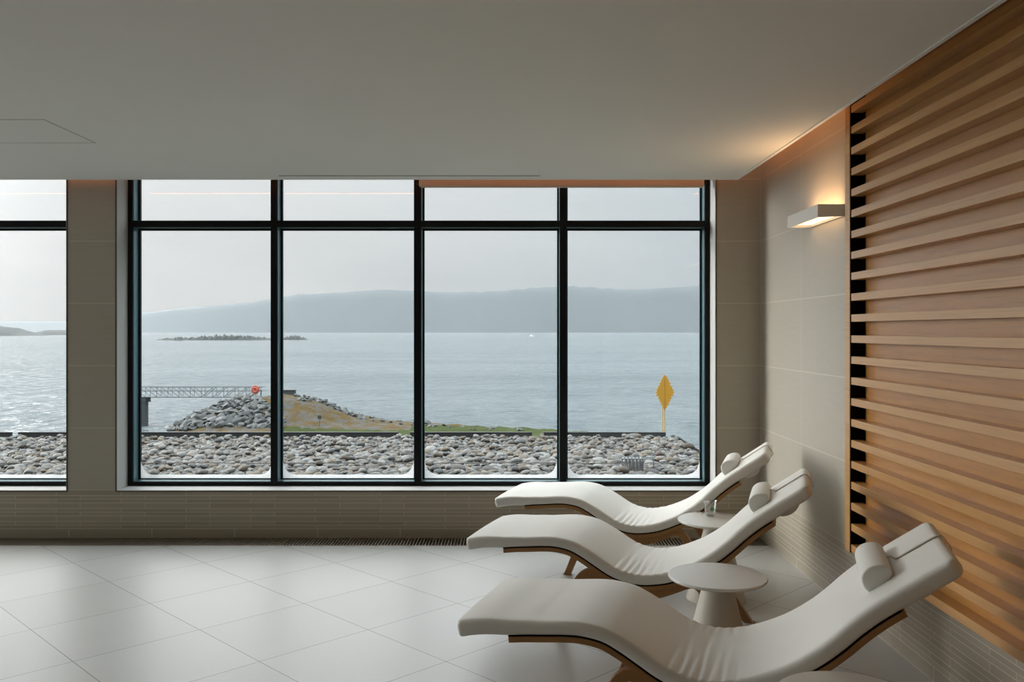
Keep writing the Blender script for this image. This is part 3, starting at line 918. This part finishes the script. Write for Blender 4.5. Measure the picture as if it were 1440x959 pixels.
for a, c, s, lab in ((601, 594, .42, 'dark single rock on the shore beside a window mullion'), (693, 600, .36, 'flat brown rock on the shore behind the grass'), (731, 603, .38, 'brown rock at the end of the grassy shore')):
    p = hit(a, c + 2)
    if p is not None: boulder(p, s, lab, None)

# gangway ------------------------------------------------------------
GY = 92.0; gs = GY / FPX
def gp(x, y, d=0): return Vector(((x - 720) * gs, GY + d, EYE - (y - 465) * gs))
o0 = gp(284, 558.7)
r = tag(empty('gangway', o0), 'steel truss gangway reaching over the water to the rocky mound', 'gangway')
def gt(name, pts, rad, d):
    b = MB(); b.tube([gp(x, y, d) - o0 for x, y in pts], rad, 6); b.build(name, M['gangway'], r, smooth=True)
for d in (0, 1.2):
    gt('handrail', [(186, 544.8), (369, 544.8)], .028, d); gt('mid_rail', [(186, 550.2), (369, 550.2)], .024, d); gt('bottom_chord', [(186, 558.5), (369, 558.5)], .05, d)
    xs = [189 + 15.7 * k for k in range(12)]
    for k, x in enumerate(xs):
        gt('post', [(x, 544.8), (x, 558.5)], .024, d)
        if k < 11:
            if x + 8 < 285: gt('diagonal', [(x, 545), (xs[k + 1], 558.5)], .030, d)
            else: gt('diagonal', [(x, 558.5), (xs[k + 1], 545)], .030, d)
b = MB(); a, c = gp(186, 558) - o0, gp(369, 558) - o0; b.box(a.x, c.x, .0, 1.2, a.z - .06, a.z); b.build('deck', M['gangway'], r)
p0 = gp(200.5, 600); b = MB(); b.box(p0.x - .28, p0.x + .28, GY - .05, GY + .8, SEA - .6, gp(200, 559.5).z); b.box(p0.x - .36, p0.x + .36, GY - .1, GY + 1.2, gp(200, 566).z, gp(200, 559.6).z)
tag(b.build('mooring_pile', M['concrete']), 'grey concrete pile carrying the sea end of the gangway', 'pile')
c = gp(361, 547.5, -.5); r = tag(empty('lifebuoy', (c.x, c.y, c.z - .75)), 'round orange lifebuoy on a post at the end of the gangway', 'lifebuoy')
b = MB(); prof = [(0, -.06), (.40, -.06), (.44, -.02), (.44, .04), (.40, .08), (0, .09)]
b.lathe(prof, 32); b.v = [(x, -z, y + .75) for x, y, z in b.v]; b.build('case', M['orange'], r, smooth=True, angle=40)
b = MB(); b.tube([(.23 * math.cos(a * math.pi / 16), -.10, .75 + .23 * math.sin(a * math.pi / 16)) for a in range(32)], .06, 8, closed=True); b.build('ring', M['pinkring'], r, smooth=True)
b = MB(); b.tube([(0, .05, -.25), (0, .05, .75)], .05, 8); b.tube([(.6, .05, -.3), (.6, .05, .75)], .04, 8); b.build('post', M['gangway'], r)

p = hit(404, 556); r = empty('storage_box', gp(404, 555)); tag(r, 'long dark grey box on top of the mound', 'box')
b = MB(); b.box(-.75, .75, 0, .7, -.3, .42); b.build('box_body', M['darkgrey'], r, bevel=.03)
b = MB(); b.box(-.80, .80, -.05, .75, .42, .50); b.build('box_lid', M['concrete'], r)
q = hit(449.5, 600); r = tag(empty('warning_sign', q), 'small dark sign on a thin post in the dry grass', 'sign')
hz = gp(449.5, 584).z * q.y / GY + EYE * (1 - q.y / GY) - q.z
b = MB(); b.tube([(0, 0, -.1), (0, 0, hz)], .025, 6); b.build('post', M['darkgrey'], r)
b = MB(); b.box(-.19, .19, -.04, -.02, hz - .36, hz); b.build('sign_board', M['darkgrey'], r)
b = MB(); b.box(-.10, -.02, -.045, -.04, hz - .15, hz - .07); b.box(.03, .11, -.045, -.04, hz - .15, hz - .07); b.build('sign_mark', M['concrete'], r)

# yellow diamond sea mark -------------------------------------------
BY = 60.0; bs = BY / FPX
cx = (935 - 720) * bs; zc = EYE - (551.5 - 465) * bs
r = tag(empty('sea_mark', (cx, BY, -8.3)), 'yellow diamond-shaped sea mark on a tall pale post', 'beacon')
b = MB(); zo = zc + 8.3; hh = 24 * bs; ww = 12.0 * bs; ns = 23
for k in range(ns):
    t = (k + .5) / ns * 2 - 1
    w = ww * (1 - abs(t)) ** .9 * (1.10 if k % 2 else .90) * rnd.uniform(.93, 1.07) + .05
    z = zo + t * hh
    b.box(-w, w, -.03, .03, z - hh / ns * .96, z + hh / ns * .96)
b.build('diamond_board', M['yellow'], r)
b = MB(); b.box(-.02, .02, -.045, -.03, zo - hh * .95, zo + hh * .8); b.build('seam', M['ochre'], r)
b = MB()
for x in (-.15, .0): b.box(x - .05, x + .03, .04, .12, -.4, zo)
b.build('post', M['postyellow'], r)

# skerries, islands, boat, hills ------------------------------------
def ridge(name, Y, prof, depth, m, base=SEA - .5, seed=1, amp=.12, n=160, rows=14, gpow=.8):
    """solid long mound: skyline given as (pixel column, pixel row) seen at distance Y"""
    s = Y / FPX; x0, x1 = prof[0][0], prof[-1][0]
    b = MB(); vs = []; fs = []
    for j in range(rows):
        f = j / (rows - 1)
        for i in range(n):
            q = x0 + (x1 - x0) * i / (n - 1)
            top = EYE - (interp(q, prof) - 465) * s
            x = (q - 720) * s
            g = math.sin(math.pi * f) ** gpow if gpow else min(1, 2 * f, 2.6 - 2.6 * f)
            h = max(0, top - base)
            z = base + h * g * (1 + amp * (noise.fractal((x * 6 / depth + seed, f * 3 if gpow else 0, seed), 1.0, 2.0, 5)) * (1 if 0 < f < 1 else 0))
            vs.append((x, Y + depth * (f - .5), z))
    for j in range(rows - 1):
        for i in range(n - 1): fs.append((j * n + i, j * n + i + 1, (j + 1) * n + i + 1, (j + 1) * n + i))
    b.add(vs, fs)
    return b.build(name, m, smooth=True, angle=180 if gpow else 30)
o = ridge('island', 1750, [(-120, 466), (-70, 458), (-25, 456), (8, 459.5), (22, 461), (45, 467.5), (62, 472)], 90, M['islet'], seed=3)
tag(o, 'low dark island cut off by the photo edge', 'island')
o = ridge('island', 2100, [(38, 471), (55, 466.5), (70, 463.8), (86, 464.0), (118, 466), (140, 471)], 80, M['islet'], seed=5)
tag(o, 'low island ending behind the tiled pillar', 'island')
for Y, prof, lab, sd in ((930, [(214, 479), (232, 476.0), (262, 475.5), (300, 472.8), (318, 472.0), (345, 473.2), (380, 476), (400, 479)], 'longest low skerry out on the sea', 9),
                         (900, [(238, 481), (244, 477.5), (252, 474.3), (258, 476.2), (271, 481)], 'short humped skerry in front of the longest one', 11),
                         (955, [(322, 479), (340, 475.5), (360, 474.5), (385, 476), (398, 475), (410, 473), (420, 472.8), (428, 475.5), (434, 478)], 'thin skerry reaching behind the window mullion', 13)):
    o = ridge('skerry', Y, prof, 14, M['islet'], base=SEA - .2, seed=sd, amp=.9, rows=9)
    tag(o, lab, 'skerry', 'skerries out on the sea')
r = tag(empty('boat', ((747 - 720) / FPX * 1500, 1500, SEA)), 'tiny white boat far out on the sea', 'boat')
b = MB(); rings = []
for k in range(9):
    t = k / 8; w = 1.3 * (1 - max(0, t - .55) ** 2 * 4.9); h = 1.1 + .5 * t * t
    x = -4 + 8 * t; w = max(.03, w)
    rings.append([(x, -w, h), (x, -w * .6, -.3), (x, w * .6, -.3), (x, w, h)])
b.loft(rings); b.build('hull', M['white'], r)
b = MB(); b.box(-1.8, 1.2, -.9, .9, 1.0, 3.0); b.build('cabin', M['white'], r, bevel=.1)
o = ridge('hills', 5200, [(-900, 452), (-500, 450), (-100, 452), (120, 452), (200, 440), (250, 434), (300, 430), (345, 426), (380, 420), (420, 414), (470, 411.5), (540, 407), (585, 409), (640, 411), (700, 409),
                     (760, 404), (800, 402), (850, 405), (900, 407), (960, 403), (1030, 400), (1150, 396), (1400, 400), (1700, 410)], 260, M['hill'], seed=21, amp=.03, n=260, gpow=0)
struct(o, 'hazy far hills across the water', 'hills')

# sea mist standing between the shore and the hills
hm = bpy.data.materials.new('sea_mist'); hm.use_nodes = True; nt = hm.node_tree
nt.nodes.remove(nt.nodes['Principled BSDF'])
vsn = N(nt, 'ShaderNodeVolumeScatter'); vsn.inputs['Color'].default_value = (.165, .17, .175, 1); vsn.inputs['Density'].default_value = 1 / 2700; vsn.inputs['Anisotropy'].default_value = .88
L(nt, vsn.outputs[0], nt.nodes['Material Output'].inputs['Volume'])
b = MB(); b.box(-5500, 5500, 500, 4300, SEA + .02, 900)
HAZE = True
if HAZE:
    mist = b.build('haze', hm); mist['kind'] = 'stuff'; mist['label'] = 'pale mist over the sea in front of the hills'; mist['category'] = 'haze'

# ------------------------------------------------------------------ sky and light
wd = bpy.data.worlds.new('overcast_sky'); bpy.context.scene.world = wd; wd.use_nodes = True
nt = wd.node_tree; bg = nt.nodes['Background']
tc = nt.nodes.new('ShaderNodeTexCoord'); x, y, z = sep(nt, tc.outputs['Generated'])
az = math_node(nt, 'ARCTAN2', x, y)                                  # 0 straight out to sea, negative towards the bright side
f = math_node(nt, 'MULTIPLY_ADD', az, .5 / 1.1, .5)
col = ramp(nt, f, [(.0, (.56, .565, .56)), (.28, (.61, .605, .595)), (.40, (.625, .632, .632)), (.52, (.565, .592, .605)), (.60, (.50, .55, .575)), (1.0, (.45, .51, .54))])
cl = noise_tex(nt, scaled(nt, tc.outputs['Generated'], (1.2, 1.2, 5)), 2.6, 5, .55)
cf = ramp(nt, cl, [(.35, (.94, .945, .95)), (.65, (1.05, 1.045, 1.04))])
col = mix_col(nt, 1.0, col, cf, 'MULTIPLY')
# overcast: brighter overhead, and a bright patch of thin cloud in front of the sun, low on the left
up = ramp(nt, z, [(.24, (.0, .0, .0)), (.58, (1, 1, 1))])
S = Vector((math.sin(R(-64)) * math.cos(R(13)), math.cos(R(-64)) * math.cos(R(13)), math.sin(R(13))))
dv = nt.nodes.new('ShaderNodeVectorMath'); dv.operation = 'DOT_PRODUCT'; L(nt, tc.outputs['Generated'], dv.inputs[0]); dv.inputs[1].default_value = S
lobe = math_node(nt, 'POWER', math_node(nt, 'MAXIMUM', dv.outputs['Value'], 0.0), 34.0)
gain = math_node(nt, 'ADD', math_node(nt, 'MULTIPLY_ADD', up, 7.2, 1.0), math_node(nt, 'MULTIPLY', lobe, 65.0))
L(nt, col, bg.inputs[0]); L(nt, gain, bg.inputs[1])

def portal(x0, x1):
    l = bpy.data.lights.new('daylight_portal', 'AREA'); l.shape = 'RECTANGLE'; l.size = x1 - x0; l.size_y = WTOP - SILL
    l.cycles.is_portal = True
    o = bpy.data.objects.new('daylight_portal', l); C.objects.link(o)
    o.location = ((x0 + x1) / 2, YO + .01, (WTOP + SILL) / 2); o.rotation_euler = (R(-90), 0, 0)
portal(*W1); portal(*W2)
l = bpy.data.lights.new('daylight_portal', 'AREA'); l.shape = 'RECTANGLE'; l.size = W3[1] - W3[0]; l.size_y = 2.5; l.cycles.is_portal = True
o = bpy.data.objects.new('daylight_portal', l); C.objects.link(o); o.location = (XL - .21, sum(W3) / 2, 1.37); o.rotation_euler = (R(90), 0, R(-90))
# unseen spots added behind the camera as warm fill light
for x in (-5.2, -3.0, -.8):
    for y in (-2.6, -.9):
        r = empty('fill_light', (x, y, CEIL)); tag(r, 'unseen round ceiling spot added as fill light', 'fill light', 'added fill lights behind the camera')
        b = MB(); b.lathe([(.045, -.002), (.060, -.004), (.062, .0), (.045, .0)], 24); b.build('ring', M['edge_trim'], r)
        l = bpy.data.lights.new('fill_spot', 'SPOT'); l.energy = 20; l.color = (1.0, .66, .36); l.spot_size = R(120); l.spot_blend = .8; l.shadow_soft_size = .045
        o = bpy.data.objects.new('fill_spot', l); C.objects.link(o); o.parent = r; o.location = (0, 0, -.012)

sc = bpy.context.scene
sc.view_settings.view_transform = 'Standard'; sc.view_settings.look = 'None'; sc.view_settings.gamma = 1; sc.view_settings.use_curve_mapping = False
sc.view_settings.exposure = 0.0
cy = sc.cycles
cy.max_bounces = 10; cy.diffuse_bounces = 6; cy.glossy_bounces = 4; cy.transparent_max_bounces = 12; cy.transmission_bounces = 6; cy.volume_bounces = 2
cy.use_denoising = True
try: cy.denoiser = 'OPENIMAGEDENOISE'
except Exception: pass
cy.sample_clamp_indirect = 6.0
